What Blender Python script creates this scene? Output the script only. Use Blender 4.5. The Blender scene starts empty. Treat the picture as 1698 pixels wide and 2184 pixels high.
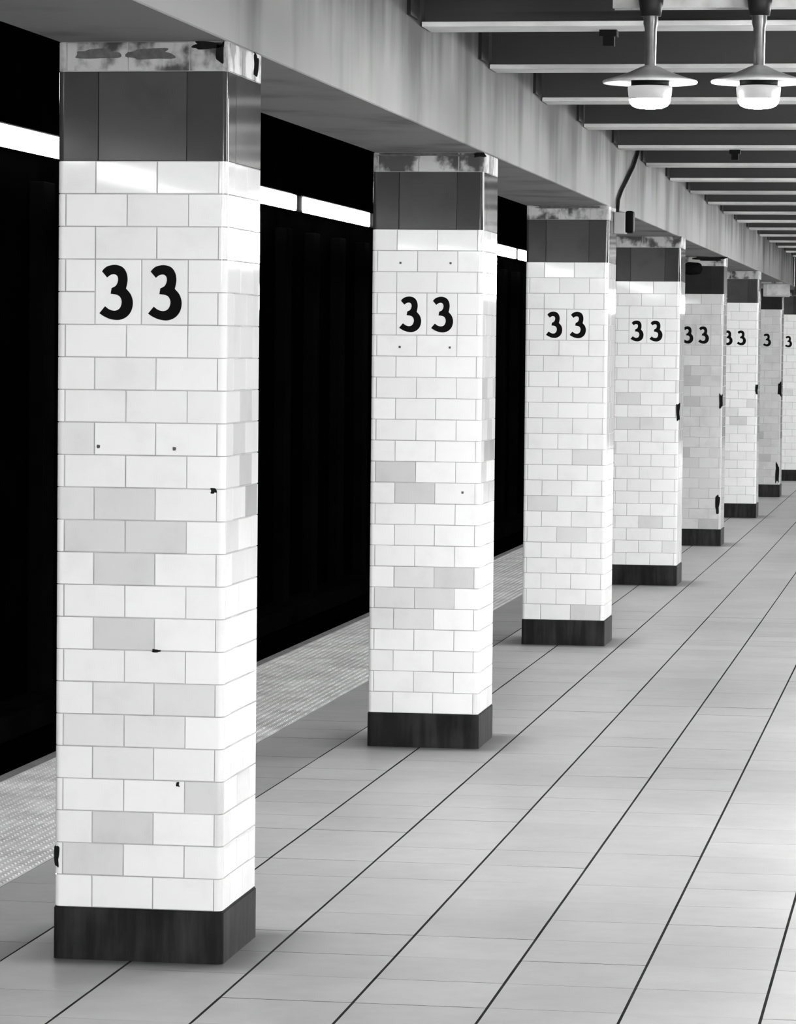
import bpy, bmesh, math, random
from mathutils import Matrix, Vector

random.seed(33)
scn = bpy.context.scene
C = scn.collection

# ------------------------------------------------------------------ camera
FPX = 7394.3                                    # focal length in pixels of a 1698 px wide frame
YAW, PITCH, ROLL = -0.1575, -0.0470, 0.0098
CAM = Vector((2.1039, -8.0397, 1.4699))
fw = Vector((math.sin(YAW) * math.cos(PITCH), math.cos(YAW) * math.cos(PITCH), math.sin(PITCH)))
r0 = Vector((math.cos(YAW), -math.sin(YAW), 0))
u0 = r0.cross(fw)
rt = math.cos(ROLL) * r0 + math.sin(ROLL) * u0
up = -math.sin(ROLL) * r0 + math.cos(ROLL) * u0
cam = bpy.data.cameras.new('camera')
cam.sensor_fit = 'HORIZONTAL'
cam.sensor_width = 36.0
cam.lens = FPX * 36.0 / 1698.0
cam.clip_end = 300
cam_ob = bpy.data.objects.new('camera', cam)
M = Matrix((rt, up, -fw)).transposed().to_4x4()
M.translation = CAM
cam_ob.matrix_world = M
C.objects.link(cam_ob)
scn.camera = cam_ob

# ------------------------------------------------------------------ world, light levels
w = bpy.data.worlds.new('world')
scn.world = w
w.use_nodes = True
w.node_tree.nodes['Background'].inputs[0].default_value = (0, 0, 0, 1)   # underground: no sky
w.node_tree.nodes['Background'].inputs[1].default_value = 0
scn.view_settings.view_transform = 'Standard'
scn.view_settings.look = 'None'
scn.view_settings.exposure = 0.0
scn.view_settings.gamma = 1.0
scn.view_settings.use_curve_mapping = False
PLATFORM_FILL_EMIT = 80.0      # unseen fluorescent fixtures added over the platform
TUNNEL_EMIT = 22.0        # fluorescent fixtures along the track wall
LENS_EMIT = 260.0          # pendant lamp lens
GLOBE_EMIT = 0.40         # pendant lamp glass body

# ------------------------------------------------------------------ dimensions (metres)
S = 4.5728                # column spacing
W = 0.411                 # column width
PITCHZ = 0.0775           # tile course height
ZB = 0.126                # top of the dark base
ZT = ZB + 23 * PITCHZ     # bottom of the dark band
ZC = ZT + 0.211           # top of the dark band
ZG = 2.19                 # underside of the girder
ZJ = 2.50                 # underside of the joists
NCOL = 9

# ------------------------------------------------------------------ helpers
def tag(o, label=None, cat=None, group=None, kind=None):
    if label: o['label'] = label
    if cat: o['category'] = cat
    if group: o['group'] = group
    if kind: o['kind'] = kind
    return o

def link(name, me, parent=None, loc=None, rot=None):
    o = bpy.data.objects.new(name, me)
    C.objects.link(o)
    if parent: o.parent = parent
    if loc is not None: o.location = loc
    if rot is not None: o.rotation_euler = rot
    return o

def empty(name, loc, label, cat, group=None):
    o = bpy.data.objects.new(name, None)
    o.empty_display_size = 0.1
    C.objects.link(o)
    o.location = loc
    return tag(o, label, cat, group)

def mesh(name, bm, mat, smooth=False):
    me = bpy.data.meshes.new(name)
    bm.normal_update()
    bm.to_mesh(me)
    bm.free()
    me.materials.append(mat)
    if smooth:
        for p in me.polygons: p.use_smooth = True
    return me

def add_box(bm, x0, x1, y0, y1, z0, z1):
    v = [bm.verts.new(c) for c in ((x0, y0, z0), (x1, y0, z0), (x1, y1, z0), (x0, y1, z0),
                                   (x0, y0, z1), (x1, y0, z1), (x1, y1, z1), (x0, y1, z1))]
    for f in ((3, 2, 1, 0), (4, 5, 6, 7), (0, 1, 5, 4), (1, 2, 6, 5), (2, 3, 7, 6), (3, 0, 4, 7)):
        bm.faces.new([v[i] for i in f])
    return v

def box_mesh(name, x0, x1, y0, y1, z0, z1, mat, bevel=0.0):
    bm = bmesh.new()
    add_box(bm, x0, x1, y0, y1, z0, z1)
    if bevel:
        bmesh.ops.bevel(bm, geom=bm.edges[:], offset=bevel, segments=2, affect='EDGES', profile=0.5)
    return mesh(name, bm, mat)

def add_prism(bm, pts, z0, z1):
    """closed 2D outline (counter-clockwise in xy) extruded in z"""
    a = [bm.verts.new((x, y, z0)) for x, y in pts]
    b = [bm.verts.new((x, y, z1)) for x, y in pts]
    n = len(pts)
    for i in range(n):
        bm.faces.new((a[i], a[(i + 1) % n], b[(i + 1) % n], b[i]))
    bm.faces.new(list(reversed(a)))
    bm.faces.new(b)

def add_lathe(bm, prof, n=32, cx=0, cy=0):
    rings = []
    for r, z in prof:
        if r < 1e-5:
            rings.append([bm.verts.new((cx, cy, z))])
        else:
            rings.append([bm.verts.new((cx + r * math.cos(2 * math.pi * i / n), cy + r * math.sin(2 * math.pi * i / n), z)) for i in range(n)])
    for A, B in zip(rings, rings[1:]):
        for i in range(n):
            j = (i + 1) % n
            if len(A) == 1 and len(B) == 1: continue
            if len(A) == 1: bm.faces.new((A[0], B[i], B[j]))
            elif len(B) == 1: bm.faces.new((A[i], A[j], B[0]))
            else: bm.faces.new((A[i], A[j], B[j], B[i]))
    bmesh.ops.recalc_face_normals(bm, faces=bm.faces[:])

def add_tube(bm, pts, r, n=10):
    rings = []
    pts = [Vector(p) for p in pts]
    for i, p in enumerate(pts):
        d = (pts[min(i + 1, len(pts) - 1)] - pts[max(i - 1, 0)]).normalized()
        a = d.cross(Vector((0.13, 0.2, 0.97))).normalized()
        b = d.cross(a)
        rings.append([bm.verts.new(p + r * (math.cos(t) * a + math.sin(t) * b)) for t in [2 * math.pi * k / n for k in range(n)]])
    for A, B in zip(rings, rings[1:]):
        for i in range(n):
            bm.faces.new((A[i], A[(i + 1) % n], B[(i + 1) % n], B[i]))
    bm.faces.new(rings[0]); bm.faces.new(rings[-1])
    bmesh.ops.recalc_face_normals(bm, faces=bm.faces[:])

# ------------------------------------------------------------------ materials (the photograph is black and white)
class NT:
    def __init__(self, name):
        self.m = bpy.data.materials.new(name)
        self.m.use_nodes = True
        self.t = self.m.node_tree
        self.b = self.t.nodes['Principled BSDF']
    def n(self, kind, **kw):
        o = self.t.nodes.new(kind)
        for k, v in kw.items(): setattr(o, k, v)
        return o
    def l(self, a, b): self.t.links.new(a, b)
    def math(self, op, a, b=None, clamp=False):
        o = self.n('ShaderNodeMath', operation=op, use_clamp=clamp)
        for i, x in enumerate((a, b)):
            if x is None: continue
            if isinstance(x, (int, float)): o.inputs[i].default_value = x
            else: self.l(x, o.inputs[i])
        return o.outputs[0]
    def noise(self, scale, vec=None, detail=4, rough=0.55, coord='Object', stretch=None):
        o = self.n('ShaderNodeTexNoise')
        o.inputs['Scale'].default_value = scale
        o.inputs['Detail'].default_value = detail
        o.inputs['Roughness'].default_value = rough
        if vec is None:
            vec = self.pos() if coord == 'World' else self.n('ShaderNodeTexCoord').outputs['Object']
        if stretch:
            mp = self.n('ShaderNodeMapping')
            mp.inputs['Scale'].default_value = stretch
            self.l(vec, mp.inputs['Vector']); vec = mp.outputs[0]
        self.l(vec, o.inputs['Vector'])
        return o.outputs['Fac']
    def pos(self): return self.n('ShaderNodeNewGeometry').outputs['Position']
    def ramp(self, fac, lo, hi, a, b):
        o = self.n('ShaderNodeMapRange')
        o.interpolation_type = 'SMOOTHSTEP'
        self.l(fac, o.inputs['Value'])
        for k, v in zip(('From Min', 'From Max', 'To Min', 'To Max'), (lo, hi, a, b)): o.inputs[k].default_value = v
        return o.outputs[0]
    def rnd(self): return self.n('ShaderNodeObjectInfo').outputs['Random']
    def color(self, val):
        o = self.n('ShaderNodeCombineColor')
        for i in range(3): self.l(val, o.inputs[i])
        self.l(o.outputs[0], self.b.inputs['Base Color'])
    def set(self, rough=0.5, spec=0.5, metal=0.0, coat=0.0):
        self.b.inputs['Roughness'].default_value = rough
        self.b.inputs['Specular IOR Level'].default_value = spec
        self.b.inputs['Metallic'].default_value = metal
        self.b.inputs['Coat Weight'].default_value = coat
        self.b.inputs['Coat Roughness'].default_value = 0.06
    def bump(self, h, strength=0.2, dist=0.01):
        o = self.n('ShaderNodeBump')
        o.inputs['Strength'].default_value = strength
        o.inputs['Distance'].default_value = dist
        self.l(h, o.inputs['Height'])
        self.l(o.outputs[0], self.b.inputs['Normal'])

def plain(name, v, rough=0.5, var=0.15, scale=6.0, spec=0.5, metal=0.0, stretch=None, rnd=0.0):
    t = NT(name)
    f = t.noise(scale, coord='World', stretch=stretch)
    x = t.math('MULTIPLY', t.ramp(f, 0.25, 0.75, 1 - var, 1 + var), v)
    if rnd:
        x = t.math('MULTIPLY', x, t.ramp(t.rnd(), 0, 1, 1 - rnd, 1 + rnd))
    t.color(x)
    t.set(rough, spec, metal)
    return t.m

def glazed(name, v, rnd=0.03, dirt=0.10, rough=0.03, spec=0.30):
    """glazed ceramic tile: slight tone per tile, faint grime"""
    t = NT(name)
    f = t.noise(9.0, coord='World', detail=5)
    x = t.math('MULTIPLY', t.ramp(f, 0.45, 0.80, 1.0, 1 - dirt), v)
    x = t.math('MULTIPLY', x, t.ramp(t.rnd(), 0, 1, 1 - rnd, 1 + rnd))
    t.color(x)
    t.set(rough, spec)
    return t.m

def emitter(name, strength, base=0.8):
    t = NT(name)
    t.b.inputs['Base Color'].default_value = (base, base, base, 1)
    t.b.inputs['Emission Color'].default_value = (1, 1, 1, 1)
    t.b.inputs['Emission Strength'].default_value = strength
    t.set(0.4, 0.3)
    return t.m

MT = {
    'tile': glazed('white_glazed_tile', 0.87, 0.03, 0.07),
    'tile_dull': glazed('dull_white_glazed_tile', 0.60, 0.05, 0.15),
    'tile_pale': glazed('pale_grey_glazed_tile', 0.735, 0.04),
    'tile_grey': glazed('light_grey_glazed_tile', 0.645, 0.05),
    'tile_mid': glazed('mid_grey_glazed_tile', 0.46, 0.05),
    'band': glazed('dark_grey_glazed_tile', 0.045, 0.10, 0.2, 0.07, 0.11),
    'band_light': glazed('charcoal_glazed_tile', 0.062, 0.06, 0.2, 0.07, 0.11),
    'band_black': glazed('blackened_glazed_tile', 0.022, 0.06, 0.2, 0.6, 0.02),
    'grout': plain('grey_tile_grout', 0.40, 0.9, 0.25, 8.0),
    'black': plain('black_paint', 0.005, 0.6, 0.1, spec=0.03),
    'chip': plain('broken_tile_hole', 0.012, 0.9, 0.3, 40.0, spec=0.0),
    'hole': plain('old_screw_hole', 0.10, 0.9, 0.2, 60.0, spec=0.0),
    'floor_grout': plain('dark_floor_grout', 0.03, 0.9, 0.3, 6.0, spec=0.0),
    'tactile': plain('pale_rubber_warning_tile', 0.50, 0.55, 0.22, 5.0, rnd=0.05),
    'edge': plain('worn_platform_edge', 0.12, 0.7, 0.35, 6.0),
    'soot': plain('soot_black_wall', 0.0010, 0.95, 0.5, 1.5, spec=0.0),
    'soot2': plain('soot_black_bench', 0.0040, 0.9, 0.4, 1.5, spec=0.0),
    'web': plain('dark_grey_steel_paint', 0.022, 0.5, 0.2, 2.0),
    'flange': plain('pale_joist_flange', 0.50, 0.5, 0.25, 3.0, spec=0.1),  # flange set much paler than the joist web
    'conc': plain('dark_concrete', 0.10, 0.9, 0.25, 1.5),
    'wallr': plain('dark_far_wall', 0.03, 0.8, 0.05, 1.0),
    'channel': plain('pale_steel_channel', 0.45, 0.5, 0.30, 9.0),
    'pipe': plain('grey_pipe_metal', 0.10, 0.3, 0.35, 14.0, metal=0.3),
    'dark_metal': plain('dark_metal', 0.015, 0.5, 0.3, 10.0, spec=0.15),
    'enamel': plain('white_enamel_reflector', 0.55, 0.3, 0.2, 10.0),
    'pale_box': plain('pale_grey_box_paint', 0.38, 0.5, 0.1, 10.0),
    'housing': plain('fixture_housing', 0.02, 0.5, 0.1),
    'tube': emitter('tunnel_fluorescent', TUNNEL_EMIT),
    'fill_tube': emitter('platform_fill_fluorescent', PLATFORM_FILL_EMIT),
    'lens': emitter('lamp_lens_glow', LENS_EMIT),
    'globe': emitter('lamp_globe_glass', GLOBE_EMIT, 0.06),
}

def mat_floor(name, v, rough):
    t = NT(name)
    f = t.noise(2.2, coord='World', detail=6)
    g = t.noise(14.0, coord='World', detail=3)
    x = t.math('MULTIPLY', t.ramp(f, 0.3, 0.75, 1.07, 0.90), v)
    x = t.math('MULTIPLY', x, t.ramp(g, 0.3, 0.8, 1.03, 0.95))
    x = t.math('MULTIPLY', x, t.ramp(t.rnd(), 0, 1, 0.95, 1.04))
    # mop grime and contact shade painted into the floor around each column foot
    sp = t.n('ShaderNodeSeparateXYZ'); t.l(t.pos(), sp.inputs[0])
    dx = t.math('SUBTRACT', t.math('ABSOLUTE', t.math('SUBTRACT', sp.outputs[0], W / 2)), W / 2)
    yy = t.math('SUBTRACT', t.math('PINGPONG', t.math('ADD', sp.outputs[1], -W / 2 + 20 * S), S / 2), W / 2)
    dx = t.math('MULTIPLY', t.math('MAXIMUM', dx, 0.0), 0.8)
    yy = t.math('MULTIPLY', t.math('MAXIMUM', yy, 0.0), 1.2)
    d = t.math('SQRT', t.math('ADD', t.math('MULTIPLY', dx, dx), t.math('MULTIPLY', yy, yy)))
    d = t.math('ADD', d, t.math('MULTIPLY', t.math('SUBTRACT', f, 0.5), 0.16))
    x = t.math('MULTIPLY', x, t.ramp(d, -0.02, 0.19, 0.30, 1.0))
    t.color(x)
    t.set(rough, 0.5)
    t.bump(g, 0.03, 0.005)
    return t.m
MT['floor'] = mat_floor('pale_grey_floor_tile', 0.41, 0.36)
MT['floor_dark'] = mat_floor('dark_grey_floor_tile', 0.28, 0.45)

def mat_base():
    t = NT('dark_stained_column_base')
    f = t.noise(9.0, coord='World', detail=4, stretch=(3.0, 3.0, 0.35))
    g = t.noise(5.0, coord='World', detail=4)
    x = t.math('MULTIPLY', t.ramp(f, 0.35, 0.7, 0.6, 1.5), t.ramp(g, 0.3, 0.7, 0.012, 0.024))
    t.color(x); t.set(0.6, 0.08)
    return t.m
MT['base'] = mat_base()

def mat_cap():
    t = NT('chipped_dirty_plaster_tile')
    f = t.noise(7.0, coord='World', detail=5)
    g = t.noise(22.0, coord='World', detail=3, stretch=(1.0, 1.0, 0.4))
    s = t.math('ADD', f, t.math('MULTIPLY', g, 0.35))
    t.color(t.ramp(s, 0.62, 0.78, 0.42, 0.05))
    t.set(0.6, 0.3)
    t.bump(f, 0.3, 0.01)
    return t.m
MT['cap'] = mat_cap()

def mat_girder():
    """old grey gloss paint with vertical streaks, darker towards the joists"""
    t = NT('streaked_grey_girder_paint')
    s = t.noise(1.0, coord='World', detail=5, stretch=(2.3, 2.3, 0.40))
    b = t.noise(1.3, coord='World', detail=5)
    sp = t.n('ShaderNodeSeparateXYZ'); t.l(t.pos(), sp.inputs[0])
    h = t.ramp(sp.outputs[2], ZG + 0.02, ZG + 0.45, 0.0, 1.0)  # height term, darker towards the top
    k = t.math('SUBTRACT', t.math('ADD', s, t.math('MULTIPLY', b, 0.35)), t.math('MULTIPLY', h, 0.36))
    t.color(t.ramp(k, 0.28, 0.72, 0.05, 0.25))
    t.set(0.6, 0.03)
    t.bump(t.noise(3.0, coord='World', detail=2), 0.08, 0.01)
    return t.m
MT['girder'] = mat_girder()

# ================================================================== THE SETTING
YN, YF = -34.0, 52.0          # how far the station is built along the track
XR = 8.12                    # right-hand wall
XE = -1.06                    # platform edge
G = 0.305                     # floor tile module
GX0, GY0 = -0.115, 0.20       # a floor joint crossing

floor = link('floor', box_mesh('floor_slab', XE, XR, YN, YF, -0.35, -0.0012, MT['floor_grout']))
tag(floor, 'pale grey tiled platform floor with dark lengthwise joints', kind='structure')

def tile_mesh(name, sx, sy, mat, h=0.02, bev=0.0004):
    bm = bmesh.new()
    a = [bm.verts.new(c) for c in ((0, 0, -h), (sx, 0, -h), (sx, sy, -h), (0, sy, -h))]
    b = [bm.verts.new(c) for c in ((0, 0, -bev), (sx, 0, -bev), (sx, sy, -bev), (0, sy, -bev))]
    c = [bm.verts.new(q) for q in ((bev, bev, 0), (sx - bev, bev, 0), (sx - bev, sy - bev, 0), (bev, sy - bev, 0))]
    for i in range(4):
        j = (i + 1) % 4
        bm.faces.new((a[i], a[j], b[j], b[i])); bm.faces.new((b[i], b[j], c[j], c[i]))
    bm.faces.new(c)
    me = mesh(name, bm, mat)
    me.materials.append(MT['floor_grout'])          # the sides in the joints are caked with dirt
    for p in me.polygons:
        if p.normal.z < 0.9: p.material_index = 1
    return me

GAPX, GAPY = 0.0060, 0.0010
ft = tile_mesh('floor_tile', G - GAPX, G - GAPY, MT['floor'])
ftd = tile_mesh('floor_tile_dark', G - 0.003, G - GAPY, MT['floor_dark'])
far_light, far_dark = bmesh.new(), bmesh.new()
cells = []
nx = int(round((XR - GX0) / G))
j0, j1 = int((YN - GY0) / G), int((YF - GY0) / G)
for j in range(j0, j1):
    y = GY0 + j * G
    for i in range(-1, nx):
        x = GX0 + i * G
        seen = -1.0 < y and x < CAM.x - 0.03 * (y - CAM.y) + 0.05
        cells.append((not seen, y, x, i))
cells.sort()
for n, (out, y, x, i) in enumerate(cells):
    dark = i < 0
    if n < 300:
        link('floor_tile', ftd if dark else ft, floor, (x + (0.0015 if dark else GAPX / 2), y + GAPY / 2, random.uniform(-0.0003, 0.0)),
             (random.gauss(0, 0.0006), random.gauss(0, 0.0006), 0))
    else:
        bm = far_dark if dark else far_light
        g = 0.003 if dark else GAPX
        v = [bm.verts.new(c) for c in ((x + g / 2, y + GAPY / 2, -0.01), (x + G - g / 2, y + GAPY / 2, -0.01), (x + G - g / 2, y + G - GAPY / 2, -0.01), (x + g / 2, y + G - GAPY / 2, -0.01))]
        t = [bm.verts.new((q.co.x, q.co.y, 0)) for q in v]
        bm.faces.new(t)
        for a in range(4):
            b = (a + 1) % 4
            bm.faces.new((v[a], v[b], t[b], t[a]))
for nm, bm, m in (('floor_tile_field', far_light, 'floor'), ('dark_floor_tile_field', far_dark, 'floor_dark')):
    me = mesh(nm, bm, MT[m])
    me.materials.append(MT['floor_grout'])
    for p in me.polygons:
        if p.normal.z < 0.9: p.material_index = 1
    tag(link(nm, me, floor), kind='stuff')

# studded warning strip along the platform edge: two rows of square studded tiles
def stud_tile():
    bm = bmesh.new()
    s = G - 0.003
    add_box(bm, 0, s, 0, s, -0.012, 0.001)
    n = 10
    for a in range(n):
        for b in range(n):
            cx, cy, r = s * (a + 0.5) / n, s * (b + 0.5) / n, 0.0105
            lo = [bm.verts.new((cx + r * dx, cy + r * dy, 0.001)) for dx, dy in ((-1, -1), (1, -1), (1, 1), (-1, 1))]
            hi = [bm.verts.new((cx + 0.6 * r * dx, cy + 0.6 * r * dy, 0.0055)) for dx, dy in ((-1, -1), (1, -1), (1, 1), (-1, 1))]
            for q in range(4):
                p = (q + 1) % 4
                bm.faces.new((lo[q], lo[p], hi[p], hi[q]))
            bm.faces.new(hi)
    return mesh('warning_tile', bm, MT['tactile'])
strip = link('trim_1', box_mesh('warning_strip_bed', XE + 0.03, GX0 - G, YN, YF, -0.03, -0.0025, MT['edge']))
tag(strip, 'pale studded warning strip along the platform edge', kind='structure')
st = stud_tile()
far = bmesh.new()
for j in range(j0, j1):
    y = GY0 + j * G
    for r in (2, 3):
        x = GX0 - r * G
        if 0 < y < 20:
            link('warning_tile', st, strip, (x + 0.0015, y + 0.0015, 0.0))
        else:
            add_box(far, x + 0.0015, x + G - 0.0015, y + 0.0015, y + G - 0.0015, -0.01, 0.002)
tag(link('warning_tile_field', mesh('warning_tile_field', far, MT['tactile']), strip), kind='stuff')
edge = link('trim_2', box_mesh('platform_edge', XE - 0.02, XE + 0.03, YN, YF, -0.12, 0.001, MT['edge'], 0.004))
tag(edge, 'dark worn nosing at the platform edge', kind='structure')

# track trench and far tunnel wall
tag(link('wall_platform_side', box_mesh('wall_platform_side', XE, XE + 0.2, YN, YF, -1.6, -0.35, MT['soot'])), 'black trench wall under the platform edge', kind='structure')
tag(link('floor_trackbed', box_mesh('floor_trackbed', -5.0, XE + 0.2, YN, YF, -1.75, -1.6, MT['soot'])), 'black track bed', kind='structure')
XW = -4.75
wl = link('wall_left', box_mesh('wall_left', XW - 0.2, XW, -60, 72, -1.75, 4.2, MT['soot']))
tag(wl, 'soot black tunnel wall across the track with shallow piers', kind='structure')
pier = box_mesh('pier', 0, 0.12, -0.16, 0.16, -1.2, 2.7, MT['soot2'], 0.01)
piers = bpy.data.objects.new('trim_4', None)
C.objects.link(piers)
tag(piers, 'shallow black piers standing along the tunnel wall', kind='structure')
for k in range(-6, 30):
    link('pier', pier, piers, (XW, 27.07 + 1.6 * (k - 14), 0))
bench = link('trim_3', box_mesh('bench_wall', XW, XW + 0.35, YN, YF, -1.32, -1.14, MT['soot2'], 0.02))
tag(bench, 'low black ledge along the foot of the tunnel wall', kind='structure')
tag(link('ceiling_tunnel', box_mesh('ceiling_tunnel', XW - 0.2, 0.0, -60, 72, 4.1, 4.3, MT['soot'])), 'black tunnel roof over the track', kind='structure')
tag(link('wall_right', box_mesh('wall_right', XR, XR + 0.2, YN, YF, -0.35, 3.2, MT['wallr'])), 'dark wall beyond the other side of the platform', kind='structure')
tag(link('wall_far', box_mesh('wall_far', 0.5, XR, YF, YF + 0.2, -0.35, 3.2, MT['conc'])), 'dark wall at the far end of the platform', kind='structure')

# girder along the column heads
gb = bmesh.new()
add_box(gb, 0.0, W, YN, YF, ZG, 4.1)
bmesh.ops.bevel(gb, geom=[e for e in gb.edges if abs(e.verts[0].co.z - ZG) < 1e-6 and abs(e.verts[1].co.z - ZG) < 1e-6 and abs(e.verts[0].co.y - e.verts[1].co.y) > 1],
                offset=0.003, segments=1, affect='EDGES')
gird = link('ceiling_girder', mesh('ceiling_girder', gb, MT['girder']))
tag(gird, 'grey painted girder running over the column heads, streaked and darker towards the top', kind='structure')

# platform ceiling with its steel joists
ceil = link('ceiling', box_mesh('ceiling', W, XR, YN, YF, 2.95, 3.15, MT['conc']))
tag(ceil, 'dark concrete ceiling above the steel joists', kind='structure')
web = box_mesh('joist_web', W, XR, -0.012, 0.012, ZJ + 0.016, 2.95, MT['web'])
fl = box_mesh('joist_flange', W + 0.004, XR, -0.10, 0.10, ZJ, ZJ + 0.016, MT['flange'], 0.002)
clip = bmesh.new()
add_box(clip, W, W + 0.012, -0.38, -0.19, ZJ + 0.012, ZJ + 0.24)
clip = mesh('clip_angle', clip, MT['dark_metal'])
YJ0, SJ = 3.08, 1.655
for k in range(-22, 29):
    y = YJ0 + k * SJ
    j = link('joist', web, ceil, (0, y, 0))
    f = link('bottom_flange', fl, j)
    link('clip_angle', clip, j)
    if k in (0, 4):
        bk = bmesh.new()
        add_box(bk, -0.028, 0.028, 0.03, 0.10, ZJ - 0.02, ZJ)
        add_box(bk, -0.018, 0.018, 0.05, 0.09, ZJ - 0.05, ZJ - 0.02)
        link('bracket', mesh('bracket', bk, MT['black']), j, (1.0, 0.0, 0))
bh = link('ceiling_dark_box', box_mesh('ceiling_dark_box', W + 0.02, XR, 29.6, 29.9, 2.13, 2.95, MT['web'], 0.01))  # dark box standing for an unidentified dark area
tag(bh, 'dark box dropping low under the far joists', kind='structure')

# ================================================================== COLUMNS
TH = 0.010            # tile thickness
JT = 0.0026           # joint width
RC = 0.0145           # radius of the bullnose corners
LONG = 0.0925
H2 = W / 2

def field_tile(name, sx, sz, mat, inset=JT / 2, bev=0.0012, th=TH):
    """flat tile in the x-z plane, face at y=0 looking to -y, lower left corner at the origin"""
    bm = bmesh.new()
    x0, x1, z0, z1 = inset, sx - inset, inset, sz - inset
    a = [bm.verts.new(c) for c in ((x0, th, z0), (x1, th, z0), (x1, th, z1), (x0, th, z1))]
    b = [bm.verts.new(c) for c in ((x0, bev, z0), (x1, bev, z0), (x1, bev, z1), (x0, bev, z1))]
    c = [bm.verts.new(c) for c in ((x0 + bev, 0, z0 + bev), (x1 - bev, 0, z0 + bev), (x1 - bev, 0, z1 - bev), (x0 + bev, 0, z1 - bev))]
    for i in range(4):
        j = (i + 1) % 4
        bm.faces.new((a[i], a[j], b[j], b[i])); bm.faces.new((b[i], b[j], c[j], c[i]))
    bm.faces.new(c)
    return mesh(name, bm, mat)

def corner_profile(la, lb, r, th):
    """L outline around the corner at the origin: one leg of length la along +x (face at y=0), the other lb along +y (face at x=0)"""
    arc = [(r - r * math.sin(t), r - r * math.cos(t)) for t in [math.pi / 2 * k / 12 for k in range(13)]]   # from (r,0) to (0,r)
    out = [(la, 0)] + arc + [(0, lb)]
    inn = [(th, lb), (th, th), (la, th)]
    pts = out + inn
    return list(reversed(pts))

def corner_tile(name, la, lb, sz, mat, inset=JT / 2, r=RC, th=TH):
    bm = bmesh.new()
    add_prism(bm, corner_profile(la - inset, lb - inset, r, th), inset, sz - inset)
    bmesh.ops.recalc_face_normals(bm, faces=bm.faces[:])
    me = mesh(name, bm, mat)
    for p in me.polygons:
        if abs(p.normal.z) < 0.5: p.use_smooth = False
    return me

def with_mat(me, mat, cache={}):
    key = (me.name, mat.name)
    if key not in cache:
        c = me.copy(); c.materials.clear(); c.materials.append(mat)
        cache[key] = c
    return cache[key]

T1 = (W - LONG - RC - 0.0055) / 2        # two field tiles fill the face between long end and sliver
SL = W - LONG - 2 * T1                   # width of the sliver
M_full = field_tile('wall_tile', T1, PITCHZ, MT['tile'])
M_cA = corner_tile('corner_tile_a', LONG, SL, PITCHZ, MT['tile'])       # long leg to the right of the corner
M_cB = corner_tile('corner_tile_b', SL, LONG, PITCHZ, MT['tile'])       # long leg to the left of the corner
M_cut = field_tile('cut_tile', LONG - SL, PITCHZ, MT['tile'])
PW = T1 + (LONG - SL) / 2 - 0.0          # provisional
PL0, PL1 = LONG, W - LONG                # number plaques span
PWID = (PL1 - PL0) / 2
M_num = field_tile('number_tile', PWID, 2 * PITCHZ, MT['tile'])
M_cutR = field_tile('cut_tile_r', (W - SL) - PL1, PITCHZ, MT['tile'])
HB = ZC - ZT
M_bc = corner_tile('band_corner_tile', 0.098, 0.098, HB, MT['band'], 0.0009)
M_bm = field_tile('band_tile', W - 2 * 0.098, HB, MT['band_light'], 0.0009)
HC = ZG - ZC
M_capA = corner_tile('cap_corner', SL, LONG, HC, MT['cap'], 0.0015)
M_capT = field_tile('cap_tile', T1, HC, MT['cap'], 0.0015)

def rounded_square(h, r, n=6):
    pts = []
    for cx, cy, a0 in ((h - r, -h + r, -90), (h - r, h - r, 0), (-h + r, h - r, 90), (-h + r, -h + r, 180)):
        for k in range(n + 1):
            a = math.radians(a0 + 90 * k / n)
            pts.append((cx + r * math.cos(a), cy + r * math.sin(a)))
    return pts
def core(name, z0, z1, mat):
    cb = bmesh.new(); add_prism(cb, rounded_square(H2 - 0.0018, RC), z0, z1)
    return mesh(name, cb, mat)
M_core = core('column_core', 0.0, ZT, MT['grout'])
M_core_band = core('band_core', ZT, ZC, MT['band_black'])
M_core_cap = core('cap_core', ZC, ZG, MT['grout'])
cb = bmesh.new(); add_prism(cb, rounded_square(H2 + 0.003, RC + 0.003), 0.0, ZB - 0.004)
add_prism(cb, rounded_square(H2 + 0.0005, RC), ZB - 0.004, ZB)
M_base = mesh('column_base', cb, MT['base'])

# numeral three traced as an outline, stroke ends cut on the slant
G3 = [(608,1645,1),(622,1628,0),(645,1613,0),(690,1605,0),(735,1619,0),(760,1655,0),(766,1700,0),(757,1748,1),(786,1782,0),(800,1830,0),(790,1882,0),(760,1919,0),(715,1937,0),
      (665,1933,0),(622,1916,0),(593,1897,1),(628,1855,1),(655,1874,0),(690,1881,0),(719,1866,0),(731,1830,0),(722,1800,0),(700,1785,0),(662,1780,1),(668,1745,1),(695,1730,0),
      (708,1700,0),(704,1675,0),(688,1663,0),(662,1666,0),(640,1682,1)]
def glyph_pts():
    n = len(G3); out = []
    for i in range(n):
        p1, p2 = G3[i], G3[(i + 1) % n]
        p0 = G3[i - 1] if not p1[2] else p1
        p3 = G3[(i + 2) % n] if not p2[2] else p2
        for k in range(4):
            t = k / 4
            q = [0.5 * (2 * p1[a] + (p2[a] - p0[a]) * t + (2 * p0[a] - 5 * p1[a] + 4 * p2[a] - p3[a]) * t * t + (3 * p1[a] - p0[a] - 3 * p2[a] + p3[a]) * t ** 3) for a in (0, 1)]
            out.append((q[0] / 2538, -q[1] / 2538))
    return out
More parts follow.
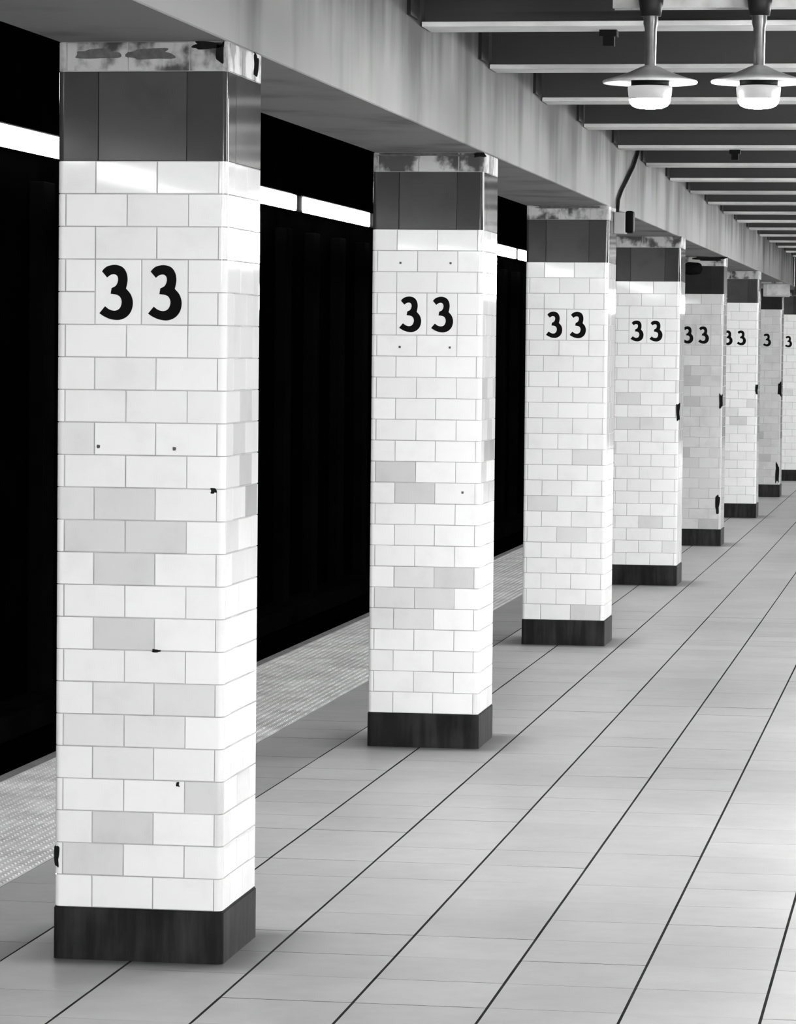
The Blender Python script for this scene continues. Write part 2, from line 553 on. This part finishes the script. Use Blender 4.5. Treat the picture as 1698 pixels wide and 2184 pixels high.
def numeral_mesh():
    pts = glyph_pts()
    cx = (593 + 800) / 2 / 2538; cz = -(1605 + 1937) / 2 / 2538
    bm = bmesh.new()
    vs = [bm.verts.new((x - cx, -0.0012, z - cz)) for x, z in pts]
    f = bm.faces.new(vs)
    r = bmesh.ops.extrude_face_region(bm, geom=[f])
    for v in [q for q in r['geom'] if isinstance(q, bmesh.types.BMVert)]: v.co.y = 0.0004
    bmesh.ops.recalc_face_normals(bm, faces=bm.faces[:])
    bmesh.ops.triangulate(bm, faces=[q for q in bm.faces if len(q.verts) > 4])
    return mesh('numeral', bm, MT['black'])
M_3 = numeral_mesh()

def blob_mesh(name, sx, sz, mat, seed, th=0.0012, n=36, rough=0.28):
    rnd = random.Random(seed)
    bm = bmesh.new()
    ph = [rnd.uniform(0, 6.28) for _ in range(4)]
    pts = []
    for k in range(n):
        a = 2 * math.pi * k / n
        q = 1 + rough * sum(math.sin((m + 3) * a + ph[m]) / (m + 2.0) for m in range(4))
        cc, ss = math.cos(a), math.sin(a)
        pts.append((sx * q * math.copysign(abs(cc) ** 0.6, cc), sz * q * math.copysign(abs(ss) ** 0.6, ss)))
    a = [bm.verts.new((x, 0.002, z)) for x, z in pts]
    b = [bm.verts.new((0.92 * x, -th, 0.92 * z)) for x, z in pts]
    for i in range(n):
        j = (i + 1) % n
        bm.faces.new((a[i], a[j], b[j], b[i]))
    bm.faces.new(b)
    bmesh.ops.recalc_face_normals(bm, faces=bm.faces[:])
    return mesh(name, bm, mat)
M_hole = blob_mesh('screw_hole', 0.0045, 0.0045, MT['hole'], 1, 0.0014, 12, 0.1)

# odd tiles: column -> {(face, course from the top, slot): material}; slots 0 = corner, 1, 2 = field tiles; face 0 = the numbered face, 1 = the platform side
ODD = {
    0: {(0, 9, 0): 'tile_pale', (0, 11, 1): 'tile_grey', (0, 11, 0): 'tile_pale', (0, 12, 1): 'tile_grey', (0, 12, 2): 'tile_grey', (0, 13, 1): 'tile_grey', (0, 15, 1): 'tile_grey',
        (0, 17, 1): 'tile_pale', (0, 18, 1): 'tile_pale', (0, 18, 2): 'tile_pale', (0, 19, 1): 'tile_pale', (1, 20, 0): 'tile_grey', (0, 21, 1): 'tile_grey', (0, 22, 1): 'tile_grey',
        (1, 8, 2): 'tile_pale', (1, 9, 1): 'tile_pale', (1, 10, 2): 'tile_grey', (1, 11, 2): 'tile_mid', (1, 12, 1): 'tile_pale', (1, 13, 1): 'tile_pale'},
    1: {(0, 12, 1): 'tile_grey', (0, 13, 1): 'tile_grey', (0, 17, 2): 'tile_grey', (0, 17, 1): 'tile_pale', (0, 18, 1): 'tile_pale', (0, 18, 2): 'tile_grey', (0, 19, 1): 'tile_pale',
        (0, 19, 0): 'tile_pale', (1, 11, 1): 'tile_mid', (1, 13, 1): 'tile_mid', (1, 12, 1): 'tile_grey', (1, 8, 1): 'tile_grey', (1, 9, 1): 'tile_pale', (1, 11, 2): 'tile_mid', (1, 13, 2): 'tile_mid'},
    2: {(0, 23, 2): 'tile_grey', (0, 16, 1): 'tile_pale'},
    3: {(0, 12, 1): 'tile_pale', (0, 20, 2): 'tile_pale'},
    4: {(0, 8, 1): 'tile_grey', (0, 9, 1): 'tile_grey', (0, 11, 1): 'tile_grey', (0, 16, 1): 'tile_grey', (0, 17, 0): 'tile_grey', (0, 23, 2): 'tile_grey'},
    5: {(0, 14, 2): 'tile_grey', (0, 16, 0): 'tile_pale'},
    6: {(0, 17, 1): 'tile_grey', (0, 20, 2): 'tile_grey', (0, 10, 1): 'tile_grey'},
    7: {(0, 12, 2): 'tile_pale'},
}
LAB = [
    'white tiled column numbered 33 with mismatched grey tiles and lamp streaks on its top course',
    'white tiled column numbered 33 with four screw holes framing the number',
    'white tiled column numbered 33 with a box and bent conduit at its head',
    'white tiled column numbered 33, fourth in the row, clean pale head above its dark band',
    'dull tiled column numbered 33 with a blackened patch at its head',
    'bright white tiled column numbered 33 between two dull ones',
    'dull tiled column numbered 33 with a pale box over its dark band',
    'white tiled column standing beyond the column with the pale box',
    'white tiled column at the far end of the row, behind all the others',
]
DX = [0.0, -0.005, 0.008, 0.013, -0.010, 0.004, -0.008, 0.0, 0.0]

def face_frame(parent_face):
    """rotation about z that turns face 0 (looking to -y) to the given face, counter-clockwise seen from above: 1 looks to +x"""
    return parent_face * math.pi / 2

def put(col, me, name, face, x, z, tilt=0.0012, proud=0.0004, lean=0.0):
    """place a face-local mesh (lower left corner at x,z on the face) as a child of the column"""
    a = face_frame(face)
    lx, ly = -H2 + x, -H2 - random.uniform(0, proud)
    o = link(name, me, col, (lx * math.cos(a) - ly * math.sin(a), lx * math.sin(a) + ly * math.cos(a), z),
             (random.gauss(lean, tilt), 0, a + random.gauss(0, tilt)))
    return o

cols = []
for k in range(NCOL):
    dull = k in (4, 6)
    base_m = MT['tile_dull'] if dull else MT['tile']
    def tm(face, course, slot):
        key = ODD.get(k, {}).get((face, course, slot))
        if key: return MT[key] if not dull else MT['tile_mid']
        if course > 6 and random.random() < 0.045: return MT['tile_pale'] if not dull else MT['tile_grey']
        return base_m
    col = empty('tiled_column', (H2 + DX[k], k * S + H2, 0), LAB[k], 'column', 'numbered columns along the platform edge')
    cols.append(col)
    link('core', M_core, col); link('core', M_core_band, col); link('core', M_core_cap, col)
    tag(link('base', M_base, col), 'dark stained base')
    for c in range(1, 24):
        z = ZT - c * PITCHZ
        A = c % 2 == 1
        for f in range(4):
            # the corner tile stands at the left-hand corner of this face
            put(col, with_mat(M_cA if A else M_cB, tm(f, c, 0)), 'wall_tile', f, 0, z, 0.0008, 0.0002)
            start = LONG if A else SL
            if f == 0 and c in (4, 5):
                if c == 4:
                    put(col, with_mat(M_cut, base_m), 'wall_tile', f, SL, z)
                else:
                    put(col, with_mat(M_cutR, base_m), 'wall_tile', f, PL1, z)
                    for q in (0, 1):
                        nt = put(col, with_mat(M_num, base_m), 'number_tile', f, PL0 + q * PWID, z, 0.0006)
                        link('numeral', M_3, nt, (PWID / 2 + (-0.0045 if q == 0 else 0.001), 0, PITCHZ - 0.001))
                continue
            for s in (1, 2):
                put(col, with_mat(M_full, tm(f, c, s)), 'wall_tile', f, start + (s - 1) * T1, z, lean=(-0.0032 if c == 1 else 0.0))   # the top course leans back a little
    for f in range(4):
        bm_c = MT['band_black'] if k == 4 else (MT['band_black'] if k == 6 else MT['band'])
        bm_m = MT['band_black'] if k in (4, 6) else MT['band_light']
        put(col, with_mat(M_bc, bm_c), 'band_tile', f, 0, ZT, 0.0005, 0.0001)
        put(col, with_mat(M_bm, bm_m), 'band_tile', f, 0.098, ZT, 0.0008)
        put(col, M_capA, 'cap_tile', f, 0, ZC, 0.0005, 0.0001)
        for s in (0, 1):
            put(col, M_capT, 'cap_tile', f, SL + s * T1, ZC, 0.002)

def chip(k, face, x, z, sx, sz, seed, name='chip', mat='chip', th=0.0015):
    o = put(cols[k], blob_mesh('chip', sx, sz, MT[mat], seed, th), name, face, x, z, 0, 0)
    return o
def hole(k, face, x, z):
    put(cols[k], M_hole, 'screw_hole', face, x, z, 0, 0)

# damage that can be made out in the photograph
chip(0, 0, 0.006, 0.248, 0.006, 0.026, 2, th=0.004)
chip(0, 0, 0.383, 1.130, 0.007, 0.007, 3)
chip(0, 0, 0.246, 0.746, 0.010, 0.004, 4)
chip(0, 0, 0.302, 0.428, 0.004, 0.006, 5)
chip(0, 0, 0.392, 2.163, 0.010, 0.024, 6)
chip(0, 0, 0.360, 2.180, 0.035, 0.009, 7)
chip(0, 1, 0.33, 2.160, 0.03, 0.028, 8)
chip(0, 0, 0.095, 2.160, 0.055, 0.011, 9, mat='hole')
chip(0, 0, 0.225, 2.160, 0.055, 0.013, 10, mat='hole')
chip(1, 0, 0.395, 2.182, 0.022, 0.009, 11)
chip(1, 0, 0.18, 2.182, 0.16, 0.006, 12, mat='hole')
chip(2, 0, 0.20, 2.182, 0.18, 0.007, 13, mat='hole')
chip(3, 0, 0.385, 2.182, 0.03, 0.009, 14, mat='hole')
chip(4, 0, 0.30, 2.175, 0.12, 0.016, 15)
hole(0, 0, 0.103, 1.231); hole(0, 0, 0.288, 1.228)
for hx in (0.106, 0.292):
    hole(1, 0, hx, 1.786); hole(1, 0, hx, 1.477)
hole(1, 0, 0.345, 0.945)
for k, x, z, sx, sz, sd in ((3, 0.408, 1.095, 0.012, 0.055, 20), (4, 0.400, 1.10, 0.014, 0.055, 21), (4, 0.385, 0.32, 0.016, 0.07, 22),
                            (5, 0.404, 1.145, 0.012, 0.045, 23), (6, 0.400, 1.10, 0.02, 0.07, 24), (6, 0.385, 0.24, 0.02, 0.10, 25)):
    chip(k, 0, x, z, sx, sz, sd, th=0.004)

# ================================================================== THINGS AT THE COLUMN HEADS
x0 = W + DX[2]
t = empty('junction_box', (x0, 2 * S + 0.3, 2.06), 'small pale box with a black end beside the bent conduit', 'box')
link('body', box_mesh('body', 0.0, 0.058, -0.05, 0.05, 0.0, 0.108, MT['pale_box'], 0.004), t)
link('end_cap', box_mesh('end_cap', 0.058, 0.098, -0.045, 0.045, 0.004, 0.115, MT['black'], 0.01), t)

pb = bmesh.new()
add_tube(pb, [(W + 0.012, 10.70, 2.56), (W + 0.012, 10.62, 2.52), (W + 0.012, 10.38, 2.44), (W + 0.012, 10.05, 2.36), (W + 0.012, 9.75, 2.29), (W + 0.012, 9.58, 2.235), (W + 0.014, 9.52, 2.18), (W + 0.022, 9.50, 2.12)], 0.010)
tag(link('conduit_pipe', mesh('conduit_pipe', pb, MT['dark_metal'], True)), 'dark bent conduit pipe running down the girder side to the small box', 'pipe')

t = empty('wall_box', (0.345, 6 * S - 0.03, 2.005), 'pale wide box fixed over the dark band of a dull column', 'box')
link('body', box_mesh('body', -0.135, 0.135, -0.06, 0.03, 0.03, 0.165, MT['pale_box'], 0.012), t)
link('lid', box_mesh('lid', -0.10, 0.138, -0.066, -0.055, 0.045, 0.16, MT['channel'], 0.004), t)

lb = bmesh.new()
bmesh.ops.create_icosphere(lb, subdivisions=3, radius=1.0)
rr = random.Random(5)
for v in lb.verts:
    s = 1 + 0.10 * math.sin(5 * v.co.x + 1.0) * math.cos(4 * v.co.z) + rr.uniform(-0.02, 0.02)
    v.co = Vector((v.co.x * 0.075 * s, v.co.y * 0.035 * s, v.co.z * 0.05 * s))
tag(link('black_lump', mesh('black_lump', lb, MT['black'], True), None, (DX[4] + 0.175, 4 * S - 0.03, 2.10)), 'black rounded lump stuck at the head of a dull column', 'lump')

# ================================================================== LAMPS
def lathe_mesh(name, prof, mat, n=36):
    bm = bmesh.new(); add_lathe(bm, prof, n)
    return mesh(name, bm, mat, True)
Lm = {
    'hub': lathe_mesh('hub', [(0, 0.345), (0.036, 0.345), (0.037, 0.32), (0.034, 0.30), (0.030, 0.272), (0, 0.272)], MT['dark_metal']),
    'stem': lathe_mesh('stem', [(0.022, 0.275), (0.022, 0.25), (0.018, 0.235), (0.0165, 0.12), (0.014, 0.115), (0.014, 0.09)], MT['pipe']),
    'reflector': lathe_mesh('reflector', [(0.014, 0.128), (0.03, 0.122), (0.06, 0.108), (0.10, 0.094), (0.138, 0.083), (0.141, 0.079), (0.139, 0.074), (0.12, 0.078), (0.07, 0.086), (0.03, 0.092), (0.0, 0.092)], MT['enamel'], 48),
    'collar': lathe_mesh('collar', [(0, 0.092), (0.056, 0.088), (0.056, 0.0655), (0.0, 0.0655)], MT['black']),
    'globe': lathe_mesh('globe', [(0.050, 0.066), (0.064, 0.0655), (0.066, 0.060), (0.064, 0.040), (0.061, 0.027)], MT['globe']),
    'lens': lathe_mesh('lens', [(0.061, 0.027), (0.059, 0.017), (0.052, 0.008), (0.038, 0.002), (0.02, 0.0), (0, 0.0)], MT['lens']),
}
def pendant(x, y, z, label, group=None):
    t = empty('pendant_lamp', (x, y, z), label, 'lamp', group)
    for n in ('hub', 'stem', 'reflector', 'collar'): link(n, Lm[n], t)
    g = link('globe', Lm['globe'], t)
    link('lens', Lm['lens'], g)
    return t
YL, ZL = 2.25, 2.187
pendant(1.212, YL, ZL, 'pendant lamp hung at the open end of the pale channel bar', 'pendant lamps under the channel bar')
pendant(1.532, YL, ZL, 'pendant lamp hung further along the pale channel bar, away from its open end', 'pendant lamps under the channel bar')
pendant(1.852, YL, ZL, 'unseen pendant lamp added to brighten the flanges, third along the pale channel bar from its open end', 'pendant lamps under the channel bar')  # this lamp and the next are out of view, added to brighten the flanges
pendant(2.172, YL, ZL, 'unseen pendant lamp added to brighten the flanges, fourth along the pale channel bar from its open end', 'pendant lamps under the channel bar')
def channel_bar(xa, xb, y, label, group=None):
    t = empty('channel_bar', (0, y + 0.068, ZL + 0.30), label, 'bar', group)
    cbm = bmesh.new()
    add_box(cbm, xa, xb, -0.030, 0.030, 0.045, 0.062)
    add_box(cbm, xa + 0.02, xb, -0.030, -0.026, 0.0, 0.0455)
    add_box(cbm, xa + 0.02, xb, 0.026, 0.030, 0.0, 0.0455)
    link('channel', mesh('channel', cbm, MT['channel']), t)
    for hx in (xa + 0.18, xb - 0.2):
        hb = bmesh.new(); add_tube(hb, [(hx, 0, 0.06), (hx, 0, 0.463)], 0.006, 8)
        link('hanger_rod', mesh('hanger_rod', hb, MT['dark_metal']), t)
channel_bar(1.075, 2.5, YL, 'pale steel channel bar with an open end that pendant lamps hang from')
for n in range(1, 6):  # unseen bars and lamps added to brighten the deeper flanges
    y = YL + n * 2 * SJ
    channel_bar(1.72, 2.5, y, 'unseen short steel channel bar added for two pendant lamps in a deeper bay', 'added channel bars in the deeper bays')
    for x in (1.852, 2.172):
        pendant(x, y, ZL, 'unseen pendant lamp added in a deeper bay to brighten the flanges', 'added pendant lamps in the deeper bays')

# fluorescent fixtures along the tunnel wall, one to each bay
LT = 4.05
hm = box_mesh('housing', -0.10, 0.0, 0.03, LT - 0.03, -0.06, 0.10, MT['housing'], 0.01)
dm = box_mesh('diffuser', 0.0, 0.035, 0.0, LT, -0.08, 0.08, MT['tube'], 0.012)
brk = box_mesh('wall_bracket', -0.218, -0.09, -0.03, 0.03, -0.03, 0.05, MT['housing'])
XT, ZTB = XW + 0.22, 2.945
for k in range(-16, 10):
    y = 27.22 + 4.52 * k
    t = empty('tunnel_light', (XT, y, ZTB), 'long fluorescent light glowing on the black tunnel wall', 'light', 'lights along the tunnel wall')
    link('housing', hm, t); link('diffuser', dm, t)
    for yy in (0.5, LT - 0.5): link('wall_bracket', brk, t, (0, yy, 0))

# unseen fluorescent fixtures added beside and behind the camera to brighten columns and floor
PX, PZ, PLn = 2.95, 2.30, 1.22
hm = box_mesh('housing', -PLn / 2, PLn / 2, -0.08, 0.08, 0.02, 0.09, MT['enamel'], 0.01)
dm = box_mesh('diffuser', -PLn / 2 + 0.02, PLn / 2 - 0.02, -0.06, 0.06, -0.22, 0.02, MT['fill_tube'], 0.015)
hr = bmesh.new(); add_tube(hr, [(0, 0, 0.088), (0, 0, 0.65)], 0.008, 8)
hr = mesh('hanger_rod', hr, MT['dark_metal'])
spots = [(3.5, YJ0 + (k * 2 + 0.5) * SJ) for k in range(-10, 14)] + [(1.2, YJ0 + (-8 - 2 * k + 0.5) * SJ) for k in range(0, 7)]
for px, py in spots:
    side = px > 2
    t = empty('platform_fill_light', (px, py, PZ), 'unseen fluorescent light added over the middle of the platform to brighten the columns' if side else 'unseen fluorescent light added behind the camera to brighten the column fronts',
              'light', 'added lights over the middle of the platform' if side else 'added lights over the near end of the platform')
    link('housing', hm, t); link('diffuser', dm, t)
    for xx in (-0.4, 0.4): link('hanger_rod', hr, t, (xx, 0, 0))
